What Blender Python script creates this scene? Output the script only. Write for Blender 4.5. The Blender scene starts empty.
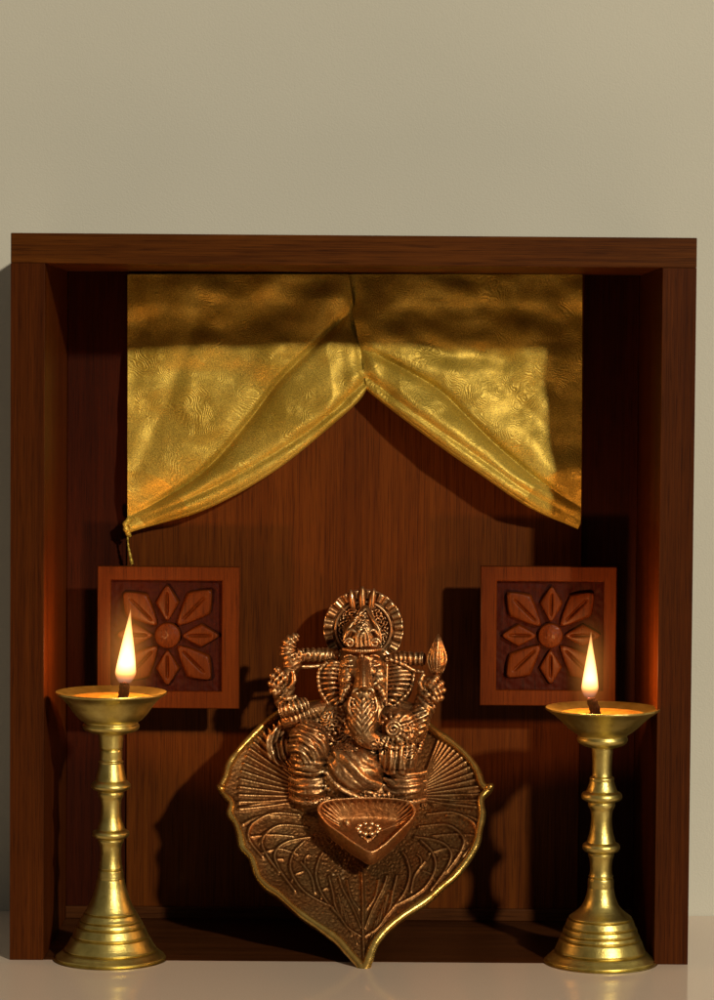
import bpy, bmesh, math, random
import numpy as np
from mathutils import Vector, Matrix, noise
random.seed(7); rng = np.random.RandomState(7)
S = 0.0005                      # metres per working unit (about one photo pixel at the front of the box)
PI = math.pi
sc = bpy.context.scene
C = sc.collection

# ---------------------------------------------------------------- camera
CD = 2800.0
cam_d = bpy.data.cameras.new('camera'); cam = bpy.data.objects.new('camera', cam_d); C.objects.link(cam)
cam_loc = Vector((1.0, -CD, 597.0))
Rm = Matrix.Rotation(math.radians(-0.06), 4, 'Z') @ Matrix.Rotation(math.radians(90-2.66), 4, 'X') @ Matrix.Rotation(math.radians(0.42), 4, 'Z')
cam.matrix_world = Matrix.Translation(cam_loc*S) @ Rm
cam_d.sensor_fit = 'VERTICAL'; cam_d.angle = 2*math.atan(500/CD)
cam_d.clip_start = .05; cam_d.clip_end = 50
sc.camera = cam

def F(x, y, d):
    """point (working units) seen at photo pixel x,y and standing d behind the box front"""
    v = Rm.to_3x3() @ Vector((x-357.0, 500.0-y, -CD))
    t = (d+CD)/v.y
    return cam_loc + v*t
def FP(x, y, p0, n):
    v = Rm.to_3x3() @ Vector((x-357.0, 500.0-y, -CD))
    t = (p0-cam_loc).dot(n)/v.dot(n)
    return cam_loc + v*t

# ---------------------------------------------------------------- materials
def newmat(name):
    m = bpy.data.materials.new(name); m.use_nodes = True
    nt = m.node_tree; nt.nodes.clear()
    o = nt.nodes.new('ShaderNodeOutputMaterial')
    return m, nt, o
def N(nt, t, **kw):
    n = nt.nodes.new(t)
    for k, v in kw.items():
        if k in n.inputs.keys(): n.inputs[k].default_value = v
        else: setattr(n, k, v)
    return n
def L(nt, a, b): nt.links.new(a, b)
def ramp(nt, fac, stops):
    r = nt.nodes.new('ShaderNodeValToRGB'); e = r.color_ramp.elements
    while len(e) < len(stops): e.new(.5)
    for i, (p, c) in enumerate(stops):
        e[i].position = p; e[i].color = (*c, 1) if len(c) == 3 else c
    L(nt, fac, r.inputs['Fac']); return r
def objco(nt, scale=(1,1,1), rot=(0,0,0)):
    tc = N(nt, 'ShaderNodeTexCoord'); mp = N(nt, 'ShaderNodeMapping')
    mp.inputs['Scale'].default_value = scale; mp.inputs['Rotation'].default_value = rot
    L(nt, tc.outputs['Object'], mp.inputs['Vector']); return mp.outputs['Vector']

def wood(name, dark, light, axis='Z', rough=.42, grain=1.0, coat=.035):
    m, nt, o = newmat(name)
    long, cross = 9, 620*grain
    sc1 = {'Z': (cross, cross, long), 'X': (long, cross, cross), 'Y': (cross, long, cross)}[axis]
    v1 = objco(nt, sc1)
    n1 = N(nt, 'ShaderNodeTexNoise', Scale=1.0, Detail=6.0, Roughness=.62, Distortion=.25); L(nt, v1, n1.inputs['Vector'])
    v2 = objco(nt, tuple(s*.09 if s > 20 else s*.35 for s in sc1))
    n2 = N(nt, 'ShaderNodeTexNoise', Scale=1.0, Detail=4.0, Distortion=1.2); L(nt, v2, n2.inputs['Vector'])
    v3 = objco(nt, tuple(s*4.0 if s > 20 else s*5 for s in sc1))
    n3 = N(nt, 'ShaderNodeTexNoise', Scale=1.0, Detail=3.0); L(nt, v3, n3.inputs['Vector'])
    mx = N(nt, 'ShaderNodeMix', data_type='FLOAT'); mx.inputs[0].default_value = .45
    L(nt, n1.outputs['Fac'], mx.inputs[2]); L(nt, n2.outputs['Fac'], mx.inputs[3])
    mid = tuple((a+b)/2 for a, b in zip(dark, light))
    r = ramp(nt, mx.outputs[0], [(.34, dark), (.5, mid), (.66, light)])
    pore = ramp(nt, n3.outputs['Fac'], [(.36, (.45,.42,.4)), (.48, (1,1,1))])
    mm = N(nt, 'ShaderNodeMix', data_type='RGBA', blend_type='MULTIPLY'); mm.inputs[0].default_value = .8
    L(nt, r.outputs[0], mm.inputs[6]); L(nt, pore.outputs[0], mm.inputs[7])
    p = N(nt, 'ShaderNodeBsdfPrincipled', Roughness=rough)
    p.inputs['Coat Weight'].default_value = coat*.7; p.inputs['Coat Roughness'].default_value = .22
    p.inputs['Specular IOR Level'].default_value = .07
    L(nt, mm.outputs[2], p.inputs['Base Color'])
    b = N(nt, 'ShaderNodeBump', Strength=.25, Distance=.0003); L(nt, mx.outputs[0], b.inputs['Height'])
    b2 = N(nt, 'ShaderNodeBump', Strength=.3, Distance=.0002); L(nt, n3.outputs['Fac'], b2.inputs['Height']); L(nt, b.outputs[0], b2.inputs['Normal'])
    L(nt, b2.outputs[0], p.inputs['Normal'])
    L(nt, p.outputs[0], o.inputs['Surface']); return m

M = {}
M['frame_v'] = wood('frame_wood_upright', (.029,.0056,.0006), (.084,.0195,.0021), 'Z')
M['frame_h'] = wood('frame_wood_level', (.036,.0082,.0009), (.118,.0345,.0040), 'X')
M['back'] = wood('back_panel_wood', (.060,.0128,.0010), (.116,.0300,.0028), 'Z', rough=.5)
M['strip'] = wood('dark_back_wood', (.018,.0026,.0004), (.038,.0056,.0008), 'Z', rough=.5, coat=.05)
M['floor'] = wood('bottom_wood', (.030,.009,.0025), (.080,.026,.007), 'X', rough=.4)
M['carved'] = wood('carved_wood', (.056,.0105,.0010), (.092,.0210,.0022), 'Z', rough=.45, grain=.8, coat=.05)
M['carved_ground'] = wood('carved_ground_wood', (.016,.0016,.0005), (.034,.0036,.0010), 'Z', rough=.6, coat=.0)

def m_wall():
    m, nt, o = newmat('wall_paint')
    v = objco(nt)
    n = N(nt, 'ShaderNodeTexNoise', Scale=900.0, Detail=5.0, Roughness=.6); L(nt, v, n.inputs['Vector'])
    n2 = N(nt, 'ShaderNodeTexNoise', Scale=6.0, Detail=3.0); L(nt, v, n2.inputs['Vector'])
    r = ramp(nt, n2.outputs['Fac'], [(.3, (.520,.520,.460)), (.7, (.555,.553,.490))])
    p = N(nt, 'ShaderNodeBsdfPrincipled', Roughness=.85); L(nt, r.outputs[0], p.inputs['Base Color'])
    b = N(nt, 'ShaderNodeBump', Strength=.45, Distance=.0004); L(nt, n.outputs['Fac'], b.inputs['Height']); L(nt, b.outputs[0], p.inputs['Normal'])
    L(nt, p.outputs[0], o.inputs['Surface']); return m
M['wall'] = m_wall()
def m_table():
    m, nt, o = newmat('table_laminate')
    v = objco(nt)
    n = N(nt, 'ShaderNodeTexNoise', Scale=1400.0, Detail=3.0); L(nt, v, n.inputs['Vector'])
    r = ramp(nt, n.outputs['Fac'], [(.3, (.68,.56,.46)), (.7, (.77,.63,.525))])
    n2 = N(nt, 'ShaderNodeTexNoise', Scale=60.0, Detail=5.0); L(nt, v, n2.inputs['Vector'])
    rr = N(nt, 'ShaderNodeMapRange'); rr.inputs['To Min'].default_value = .06; rr.inputs['To Max'].default_value = .13
    L(nt, n2.outputs['Fac'], rr.inputs['Value'])
    p = N(nt, 'ShaderNodeBsdfPrincipled'); p.inputs['Specular IOR Level'].default_value = .5
    L(nt, r.outputs[0], p.inputs['Base Color']); L(nt, rr.outputs[0], p.inputs['Roughness'])
    b = N(nt, 'ShaderNodeBump', Strength=.04, Distance=.0003); L(nt, n2.outputs['Fac'], b.inputs['Height']); L(nt, b.outputs[0], p.inputs['Normal'])
    L(nt, p.outputs[0], o.inputs['Surface']); return m
M['table'] = m_table()

def m_brass():
    m, nt, o = newmat('polished_brass')
    v = objco(nt, (1,1,1))
    n = N(nt, 'ShaderNodeTexNoise', Scale=160.0, Detail=6.0, Roughness=.65); L(nt, v, n.inputs['Vector'])
    r = ramp(nt, n.outputs['Fac'], [(.3, (.54,.42,.115)), (.5, (.66,.53,.165)), (.7, (.74,.62,.22))])
    vt = objco(nt, (40,40,3500))
    nt2 = N(nt, 'ShaderNodeTexNoise', Scale=1.0, Detail=3.0); L(nt, vt, nt2.inputs['Vector'])
    rr = N(nt, 'ShaderNodeMapRange'); rr.inputs['To Min'].default_value = .30; rr.inputs['To Max'].default_value = .42
    L(nt, n.outputs['Fac'], rr.inputs['Value'])
    p = N(nt, 'ShaderNodeBsdfPrincipled', Metallic=1.0)
    L(nt, r.outputs[0], p.inputs['Base Color']); L(nt, rr.outputs[0], p.inputs['Roughness'])
    n3 = N(nt, 'ShaderNodeTexNoise', Scale=1100.0, Detail=4.0); L(nt, v, n3.inputs['Vector'])
    b = N(nt, 'ShaderNodeBump', Strength=.35, Distance=.0002); L(nt, nt2.outputs['Fac'], b.inputs['Height'])
    b2 = N(nt, 'ShaderNodeBump', Strength=.4, Distance=.0003); L(nt, n3.outputs['Fac'], b2.inputs['Height']); L(nt, b.outputs[0], b2.inputs['Normal'])
    L(nt, b2.outputs[0], p.inputs['Normal'])
    L(nt, p.outputs[0], o.inputs['Surface']); return m
M['brass'] = m_brass()

def m_cast(name, dark, mid, hi, pmin=.47, pmax=.60, bump=.5, rough=(.28,.45), fscale=500., stip=0.):
    """antique cast metal: dark patina in the hollows, burnished on the high spots"""
    m, nt, o = newmat(name)
    v = objco(nt)
    g = N(nt, 'ShaderNodeNewGeometry')
    n = N(nt, 'ShaderNodeTexNoise', Scale=fscale, Detail=6.0, Roughness=.65, Distortion=.6); L(nt, v, n.inputs['Vector'])
    big = N(nt, 'ShaderNodeTexNoise', Scale=70.0, Detail=3.0); L(nt, v, big.inputs['Vector'])
    a = N(nt, 'ShaderNodeMath', operation='MULTIPLY_ADD'); a.inputs[1].default_value = .10; L(nt, n.outputs['Fac'], a.inputs[0]); L(nt, g.outputs['Pointiness'], a.inputs[2])
    a2 = N(nt, 'ShaderNodeMath', operation='SUBTRACT'); a2.inputs[1].default_value = .05; L(nt, a.outputs[0], a2.inputs[0])
    r = ramp(nt, a2.outputs[0], [(pmin, dark), ((pmin+pmax)/2, mid), (pmax, hi)])
    tint = ramp(nt, big.outputs['Fac'], [(.35, (1.0,.72,.55)), (.65, (1,1,1))])
    mm = N(nt, 'ShaderNodeMix', data_type='RGBA', blend_type='MULTIPLY'); mm.inputs[0].default_value = .8
    L(nt, r.outputs[0], mm.inputs[6]); L(nt, tint.outputs[0], mm.inputs[7])
    rr = N(nt, 'ShaderNodeMapRange'); rr.inputs['From Min'].default_value = pmin; rr.inputs['From Max'].default_value = pmax
    rr.inputs['To Min'].default_value = rough[1]; rr.inputs['To Max'].default_value = rough[0]; L(nt, a2.outputs[0], rr.inputs['Value'])
    p = N(nt, 'ShaderNodeBsdfPrincipled', Metallic=.92)
    L(nt, mm.outputs[2], p.inputs['Base Color']); L(nt, rr.outputs[0], p.inputs['Roughness'])
    b = N(nt, 'ShaderNodeBump', Strength=bump, Distance=.0006); L(nt, n.outputs['Fac'], b.inputs['Height'])
    last = b
    if stip:
        vo = N(nt, 'ShaderNodeTexVoronoi', Scale=1000.0); L(nt, v, vo.inputs['Vector'])
        b3 = N(nt, 'ShaderNodeBump', Strength=stip, Distance=.0005, invert=True); L(nt, vo.outputs['Distance'], b3.inputs['Height']); L(nt, b.outputs[0], b3.inputs['Normal']); last = b3
    L(nt, last.outputs[0], p.inputs['Normal'])
    L(nt, p.outputs[0], o.inputs['Surface']); return m
M['cast'] = m_cast('antique_copper_cast', (.020,.0075,.0024), (.38,.220,.098), (1.0,.77,.47), .453, .575, .26, (.30,.46))
M['leaf'] = m_cast('antique_leaf_cast', (.060,.022,.0055), (.27,.142,.050), (.72,.48,.24), .46, .60, .30, (.32,.5), 600., .18)
M['rim'] = m_cast('brass_leaf_rim', (.16,.085,.015), (.46,.29,.065), (.72,.50,.15), .42, .56, .25, (.22,.38), 500.)
M['bowl'] = m_cast('copper_bowl_cast', (.07,.024,.007), (.36,.165,.056), (.84,.52,.25), .465, .57, .7, (.34,.5), 450.)

def m_gold():
    m, nt, o = newmat('gold_brocade')
    v = objco(nt)
    vo = N(nt, 'ShaderNodeTexVoronoi', Scale=42.0); vo.inputs['Randomness'].default_value = 1.0
    dn = N(nt, 'ShaderNodeTexNoise', Scale=60.0, Detail=2.0); L(nt, v, dn.inputs['Vector'])
    mixv = N(nt, 'ShaderNodeMix', data_type='VECTOR'); mixv.inputs[0].default_value = .018
    L(nt, v, mixv.inputs[4]); L(nt, dn.outputs['Color'], mixv.inputs[5]); L(nt, mixv.outputs[1], vo.inputs['Vector'])
    s = N(nt, 'ShaderNodeMath', operation='MULTIPLY'); s.inputs[1].default_value = 150.0; L(nt, vo.outputs['Distance'], s.inputs[0])
    si = N(nt, 'ShaderNodeMath', operation='SINE'); L(nt, s.outputs[0], si.inputs[0])
    # the engraved swirls come and go
    ms = N(nt, 'ShaderNodeTexNoise', Scale=75.0, Detail=2.0); L(nt, v, ms.inputs['Vector'])
    mr = ramp(nt, ms.outputs['Fac'], [(.36, (0,0,0)), (.66, (1,1,1))])
    sm = N(nt, 'ShaderNodeMath', operation='MULTIPLY'); L(nt, si.outputs[0], sm.inputs[0]); L(nt, mr.outputs[0], sm.inputs[1])
    gr = N(nt, 'ShaderNodeTexNoise', Scale=2200.0, Detail=3.0, Roughness=.7); L(nt, v, gr.inputs['Vector'])
    gv = N(nt, 'ShaderNodeTexVoronoi', Scale=1500.0); L(nt, v, gv.inputs['Vector'])
    gc = N(nt, 'ShaderNodeTexNoise', Scale=30.0, Detail=3.0); L(nt, v, gc.inputs['Vector'])
    r = ramp(nt, gc.outputs['Fac'], [(.35, (.47,.315,.036)), (.65, (.62,.45,.075))])
    r2 = ramp(nt, gr.outputs['Fac'], [(.38, (.34,.34,.34)), (.64, (1.45,1.45,1.4))])  # thread variation with raised contrast, painting the weave's sparkle into the colour
    mm = N(nt, 'ShaderNodeMix', data_type='RGBA', blend_type='MULTIPLY'); mm.inputs[0].default_value = .8
    L(nt, r.outputs[0], mm.inputs[6]); L(nt, r2.outputs[0], mm.inputs[7])
    p = N(nt, 'ShaderNodeBsdfPrincipled', Metallic=.52, Roughness=.50)
    L(nt, mm.outputs[2], p.inputs['Base Color'])
    b = N(nt, 'ShaderNodeBump', Strength=.42, Distance=.00022); L(nt, sm.outputs[0], b.inputs['Height'])
    b2 = N(nt, 'ShaderNodeBump', Strength=.8, Distance=.0009); L(nt, gv.outputs['Color'], b2.inputs['Height']); L(nt, b.outputs[0], b2.inputs['Normal'])
    L(nt, b2.outputs[0], p.inputs['Normal'])
    L(nt, p.outputs[0], o.inputs['Surface']); return m
M['gold'] = m_gold()
def m_oil():
    m, nt, o = newmat('lamp_oil')
    v = objco(nt); n = N(nt, 'ShaderNodeTexNoise', Scale=240.0, Detail=4.0); L(nt, v, n.inputs['Vector'])
    r = ramp(nt, n.outputs['Fac'], [(.35, (.38,.17,.022)), (.65, (.60,.31,.05))])
    p = N(nt, 'ShaderNodeBsdfPrincipled', Roughness=.12, Metallic=.25); L(nt, r.outputs[0], p.inputs['Base Color'])
    b = N(nt, 'ShaderNodeBump', Strength=.15, Distance=.0004); L(nt, n.outputs['Fac'], b.inputs['Height']); L(nt, b.outputs[0], p.inputs['Normal'])
    L(nt, p.outputs[0], o.inputs['Surface']); return m
M['oil'] = m_oil()  # for the added disc that brightens the inside of the lamp bowls
def m_wick():
    m, nt, o = newmat('charred_wick')
    v = objco(nt, (1500,1500,500)); n = N(nt, 'ShaderNodeTexNoise', Scale=1.0, Detail=4.0); L(nt, v, n.inputs['Vector'])
    r = ramp(nt, n.outputs['Fac'], [(.35, (.003,.0015,.001)), (.7, (.022,.006,.003))])
    p = N(nt, 'ShaderNodeBsdfPrincipled', Roughness=1.0); p.inputs['Specular IOR Level'].default_value = .05; L(nt, r.outputs[0], p.inputs['Base Color'])
    b = N(nt, 'ShaderNodeBump', Strength=.8, Distance=.0006); L(nt, n.outputs['Fac'], b.inputs['Height']); L(nt, b.outputs[0], p.inputs['Normal'])
    L(nt, p.outputs[0], o.inputs['Surface']); return m
M['wick'] = m_wick()
def m_flame(name, h, strength):
    """burning gas: a volume that gives off light; its mesh origin is at the flame's base, z up"""
    m, nt, o = newmat(name)
    tc = N(nt, 'ShaderNodeTexCoord'); sp = N(nt, 'ShaderNodeSeparateXYZ'); L(nt, tc.outputs['Object'], sp.inputs[0])
    z = N(nt, 'ShaderNodeMapRange'); z.inputs['From Min'].default_value = 0; z.inputs['From Max'].default_value = h*S
    L(nt, sp.outputs['Z'], z.inputs['Value'])
    col = ramp(nt, z.outputs[0], [(.0, (.45,.30,.32)), (.10, (1,.36,.10)), (.3, (1,.50,.16)), (1.0, (1,.47,.14))])
    st = ramp(nt, z.outputs[0], [(0, (.012,)*3), (.10, (.14,)*3), (.26, (1,)*3), (1.0, (1,)*3)])
    mu = N(nt, 'ShaderNodeMath', operation='MULTIPLY'); mu.inputs[1].default_value = strength; L(nt, st.outputs[0], mu.inputs[0])
    e = N(nt, 'ShaderNodeEmission'); L(nt, col.outputs[0], e.inputs['Color']); L(nt, mu.outputs[0], e.inputs['Strength'])
    L(nt, e.outputs[0], o.inputs['Volume']); return m

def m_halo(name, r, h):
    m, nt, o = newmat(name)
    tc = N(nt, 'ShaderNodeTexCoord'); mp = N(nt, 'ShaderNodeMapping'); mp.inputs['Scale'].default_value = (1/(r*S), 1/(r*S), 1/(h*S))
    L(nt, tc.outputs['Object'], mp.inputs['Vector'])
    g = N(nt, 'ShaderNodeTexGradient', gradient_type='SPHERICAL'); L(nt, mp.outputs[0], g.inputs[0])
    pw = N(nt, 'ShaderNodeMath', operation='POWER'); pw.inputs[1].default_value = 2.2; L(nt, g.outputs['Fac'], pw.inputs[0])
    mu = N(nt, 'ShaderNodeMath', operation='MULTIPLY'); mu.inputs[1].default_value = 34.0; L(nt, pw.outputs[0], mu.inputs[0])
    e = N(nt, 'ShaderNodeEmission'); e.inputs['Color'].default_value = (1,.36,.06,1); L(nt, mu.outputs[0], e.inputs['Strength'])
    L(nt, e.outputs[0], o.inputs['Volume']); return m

# ---------------------------------------------------------------- object helpers
def tag(o, label=None, cat=None, group=None, kind=None):
    if label: o['label'] = label
    if cat: o['category'] = cat
    if group: o['group'] = group
    if kind: o['kind'] = kind
    return o
def empty(name, loc=(0,0,0)):
    o = bpy.data.objects.new(name, None); C.objects.link(o); o.location = Vector(loc)*S
    o.empty_display_size = .02; return o
def link(name, me, mat, parent=None, smooth=True):
    o = bpy.data.objects.new(name, me); C.objects.link(o)
    if mat: me.materials.clear(); me.materials.append(mat)
    if smooth: me.polygons.foreach_set('use_smooth', [True]*len(me.polygons))
    if parent: o.parent = parent
    return o
def mesh_np(verts, faces):
    me = bpy.data.meshes.new('m'); me.from_pydata([tuple(v) for v in verts], [], [tuple(int(i) for i in f) for f in faces]); me.update()
    return me
def part(name, verts, faces, mat, parent=None, origin=(0,0,0), smooth=True, recalc=True):
    """verts in working units, world; stored relative to the origin (parent's location or own)"""
    o0 = np.array(origin, float)
    v = (np.array([tuple(q) for q in verts], float)-o0)*S
    me = mesh_np(v, faces)
    if recalc:
        bm = bmesh.new(); bm.from_mesh(me); bmesh.ops.recalc_face_normals(bm, faces=bm.faces); bm.to_mesh(me); bm.free()
    ob = link(name, me, mat, parent, smooth)
    if parent is None: ob.location = Vector(origin)*S
    return ob
def box(name, lo, hi, mat, parent=None, origin=(0,0,0), bevel=1.2):
    bm = bmesh.new()
    r = bmesh.ops.create_cube(bm, size=1)
    for v in bm.verts:
        v.co = Vector([(lo[i]+hi[i])/2 + v.co[i]*(hi[i]-lo[i]) for i in range(3)])
    if bevel: bmesh.ops.bevel(bm, geom=list(bm.edges), offset=bevel, segments=3, profile=.5, affect='EDGES')
    for v in bm.verts: v.co = (v.co-Vector(origin))*S
    me = bpy.data.meshes.new(name); bm.to_mesh(me); bm.free()
    o = link(name, me, mat, parent, smooth=False)
    if parent is None: o.location = Vector(origin)*S
    return o
def join(lists):
    V = []; Fc = []; n = 0
    for v, f in lists:
        v = [tuple(q) for q in v]; V += v; Fc += [tuple(i+n for i in q) for q in f]; n += len(v)
    return V, Fc
def gridfaces(nu, nv, closeu=False):
    f = []
    for i in range(nu if closeu else nu-1):
        for j in range(nv-1):
            a = i*nv+j; b = ((i+1) % nu)*nv+j
            f.append((a, b, b+1, a+1))
    return f
def lathe(prof, n=96, c=(0,0,0), wob=0):
    V = []; Fc = []
    m = len(prof)
    for i in range(n):
        a = 2*PI*i/n
        for (r, z) in prof: V.append((c[0]+r*math.cos(a), c[1]+r*math.sin(a), c[2]+z))
    return V, gridfaces(n, m, True)
def smooth_prof(pts, k=5):
    """Catmull-Rom through (r,z) points; a point given twice stays a sharp edge"""
    out = []
    n = len(pts)
    for i in range(n-1):
        p1, p2 = pts[i], pts[i+1]
        if p1 == p2: continue
        p0 = pts[i-1] if i > 0 else p1; p3 = pts[i+2] if i+2 < n else p2
        for q in range(k):
            t = q/k
            out.append(tuple(.5*(2*p1[j]+(-p0[j]+p2[j])*t+(2*p0[j]-5*p1[j]+4*p2[j]-p3[j])*t*t+(-p0[j]+3*p1[j]-3*p2[j]+p3[j])*t**3) for j in range(2)))
    out.append(pts[-1]); return out
def tube(pts, rad, n=16, ribs=0, amp=0., flat=1.0, up=None, res=None):
    """swept closed tube through Vector points; rad number or list; ribs ring it; flat squashes it along the view"""
    pts = [Vector(p) for p in pts]
    R = rad if isinstance(rad, (list, tuple)) else [rad]*len(pts)
    L_ = [0]
    for a, b in zip(pts, pts[1:]): L_.append(L_[-1]+(b-a).length)
    tot = L_[-1]; res = res or max(6, int(tot/1.1))
    P = []; RR = []
    for k in range(res+1):
        s = tot*k/res
        i = 0
        while i < len(pts)-2 and L_[i+1] < s: i += 1
        t = (s-L_[i])/max(1e-6, L_[i+1]-L_[i])
        p0 = pts[max(0, i-1)]; p1 = pts[i]; p2 = pts[i+1]; p3 = pts[min(len(pts)-1, i+2)]
        P.append(.5*(2*p1+(-p0+p2)*t+(2*p0-5*p1+4*p2-p3)*t*t+(-p0+3*p1-3*p2+p3)*t**3))
        r = R[i]*(1-t)+R[i+1]*t
        if ribs: r += amp*math.sin(2*PI*ribs*s/tot)
        RR.append(r)
    V = []; view = Vector((0,-1,0))
    for k in range(res+1):
        T = (P[min(k+1, res)]-P[max(k-1, 0)]).normalized()
        sx = T.cross(view)
        if sx.length < .05: sx = T.cross(Vector((0,0,1)))
        sx.normalize(); sy = sx.cross(T).normalized()
        for j in range(n):
            a = 2*PI*j/n
            V.append(P[k]+sx*RR[k]*math.cos(a)+sy*RR[k]*flat*math.sin(a))
    Fc = [(k*n+j, (k+1)*n+j, (k+1)*n+(j+1) % n, k*n+(j+1) % n) for k in range(res) for j in range(n)]
    e0 = len(V); V.append(P[0]-(P[1]-P[0]).normalized()*R[0]*.35); V.append(P[-1]+(P[-1]-P[-2]).normalized()*R[-1]*.35)
    for j in range(n):
        Fc.append((e0, j, (j+1) % n)); Fc.append((e0+1, res*n+(j+1) % n, res*n+j))
    return V, Fc
def ell(c, r, roll=0., fn=None, nu=56, nv=36):
    """ellipsoid: r = (half width, half height, half depth); fn(nx,ny,nz) adds height, z towards the viewer"""
    V = []; c = Vector(c)
    cr, sr = math.cos(roll), math.sin(roll)
    for i in range(nu):
        a = 2*PI*i/nu
        for j in range(nv+1):
            b = PI*j/nv
            d = (math.sin(b)*math.cos(a), math.sin(b)*math.sin(a), math.cos(b))   # x, y, z(view)
            k = fn(*d) if fn else 0.
            x = d[0]*(r[0]+k); y = d[1]*(r[1]+k); z = d[2]*(r[2]+k)
            V.append(c+Vector((x*cr-y*sr, -z, x*sr+y*cr)))
    f = gridfaces(nu, nv+1, True)
    return V, f
def rib(x, sharp=.6):
    s = math.sin(x); return (abs(s)**sharp)*(1 if s > 0 else -1)
def remeshed(lists, voxel, smooth_it=0):
    V, Fc = join(lists)
    me = mesh_np(V, Fc)
    bm = bmesh.new(); bm.from_mesh(me)
    bmesh.ops.remove_doubles(bm, verts=bm.verts, dist=.001); bmesh.ops.recalc_face_normals(bm, faces=bm.faces); bm.to_mesh(me); bm.free()
    tmp = bpy.data.objects.new('tmp', me); C.objects.link(tmp)
    md = tmp.modifiers.new('r', 'REMESH'); md.mode = 'VOXEL'; md.voxel_size = voxel; md.adaptivity = 0
    if smooth_it:
        ms = tmp.modifiers.new('s', 'SMOOTH'); ms.iterations = smooth_it; ms.factor = .35
    dg = bpy.context.evaluated_depsgraph_get()
    out = bpy.data.meshes.new_from_object(tmp.evaluated_get(dg))
    bpy.data.objects.remove(tmp)
    return out
def link_scaled(name, me, mat, parent, origin):
    me.transform(Matrix.Scale(S, 4) @ Matrix.Translation(-Vector(origin)))
    return link(name, me, mat, parent)

# ---------------------------------------------------------------- setting
WALL = 256.0
bt = .8                                   # bottom board
w = part('wall', [(-3000,WALL,-20), (3000,WALL,-20), (3000,WALL,3200), (-3000,WALL,3200)], [(0,1,2,3)], M['wall'], smooth=False); tag(w, kind='structure')
t = box('table_top', (-1500,-1600,-60), (1500,WALL-.5,0), M['table'], bevel=2); tag(t, kind='structure')

# ---------------------------------------------------------------- the box
XL, XR = -343.0, 341.0
ZT = 731.0; tk = 34.0; top_tk = 30.0; BD = 220.0
bx = empty('shrine_box'); tag(bx, 'open fronted dark brown wooden box standing against the cream wall', 'box')
box('side_board', (XL,0,0), (XL+tk,BD+10,ZT-top_tk-.05), M['frame_v'], bx, bevel=.5)
box('side_board', (XR-tk,0,0), (XR,BD+10,ZT-top_tk-.05), M['frame_v'], bx, bevel=.5)
box('top_board', (XL,0,ZT-top_tk), (XR,BD+10,ZT), M['frame_h'], bx, bevel=.9)
box('bottom_board', (XL+tk+.3,1.5,.15), (XR-tk-.3,BD,bt), M['floor'], bx, bevel=.6)
LB = F(127.5,500,BD).x; RB = F(582,500,BD).x
box('back_panel', (LB,BD-2,bt+.2), (RB,BD+8,ZT-top_tk-.3), M['back'], bx, bevel=.8)
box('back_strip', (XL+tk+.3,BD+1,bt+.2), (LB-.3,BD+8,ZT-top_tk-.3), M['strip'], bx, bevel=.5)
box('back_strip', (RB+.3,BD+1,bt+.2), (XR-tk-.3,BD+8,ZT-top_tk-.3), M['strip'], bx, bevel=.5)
box('base_batten', (XL+tk+.3,BD-9,bt+.2), (XR-tk-.3,BD-2.3,14), M['floor'], bx, bevel=1)

# ---------------------------------------------------------------- carved panels
def petal(c, ang, r0, r1, wd, kind):
    """relief petal on the plane y=c.y, root r0 tip r1"""
    ns, ntt = 40, 49; V = []
    for i in range(ns):
        s = i/(ns-1)
        if kind == 'point': w_ = wd*max(0, min(1, (s/.52) ** .8 if s < .52 else ((1-s)/.48) ** .8))
        else: w_ = wd*((s/.60)**.72 if s < .60 else max(0, 1-((s-.60)/.40)**1.3)**.92)
        w_ = max(w_, .5)
        for j in range(ntt):
            t_ = -1+2*j/(ntt-1)
            h = 6.6*(1-.10*t_*t_-.9*abs(t_)**12)
            g0, g1 = (.16, .80)
            if g0 < s < g1:
                k = math.sin(PI*(s-g0)/(g1-g0))
                h -= 4.2*k**.5*math.exp(-(t_*w_/1.25)**2)
            h *= min(1, s/.06+.25)*min(1, (1-s)/.05+.2)
            if abs(t_) > .97: h = -.6
            a = r0+(r1-r0)*s
            V.append((c.x+math.sin(ang)*a+math.cos(ang)*w_*t_, c.y-h, c.z+math.cos(ang)*a-math.sin(ang)*w_*t_))
    return V, gridfaces(ns, ntt)
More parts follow.
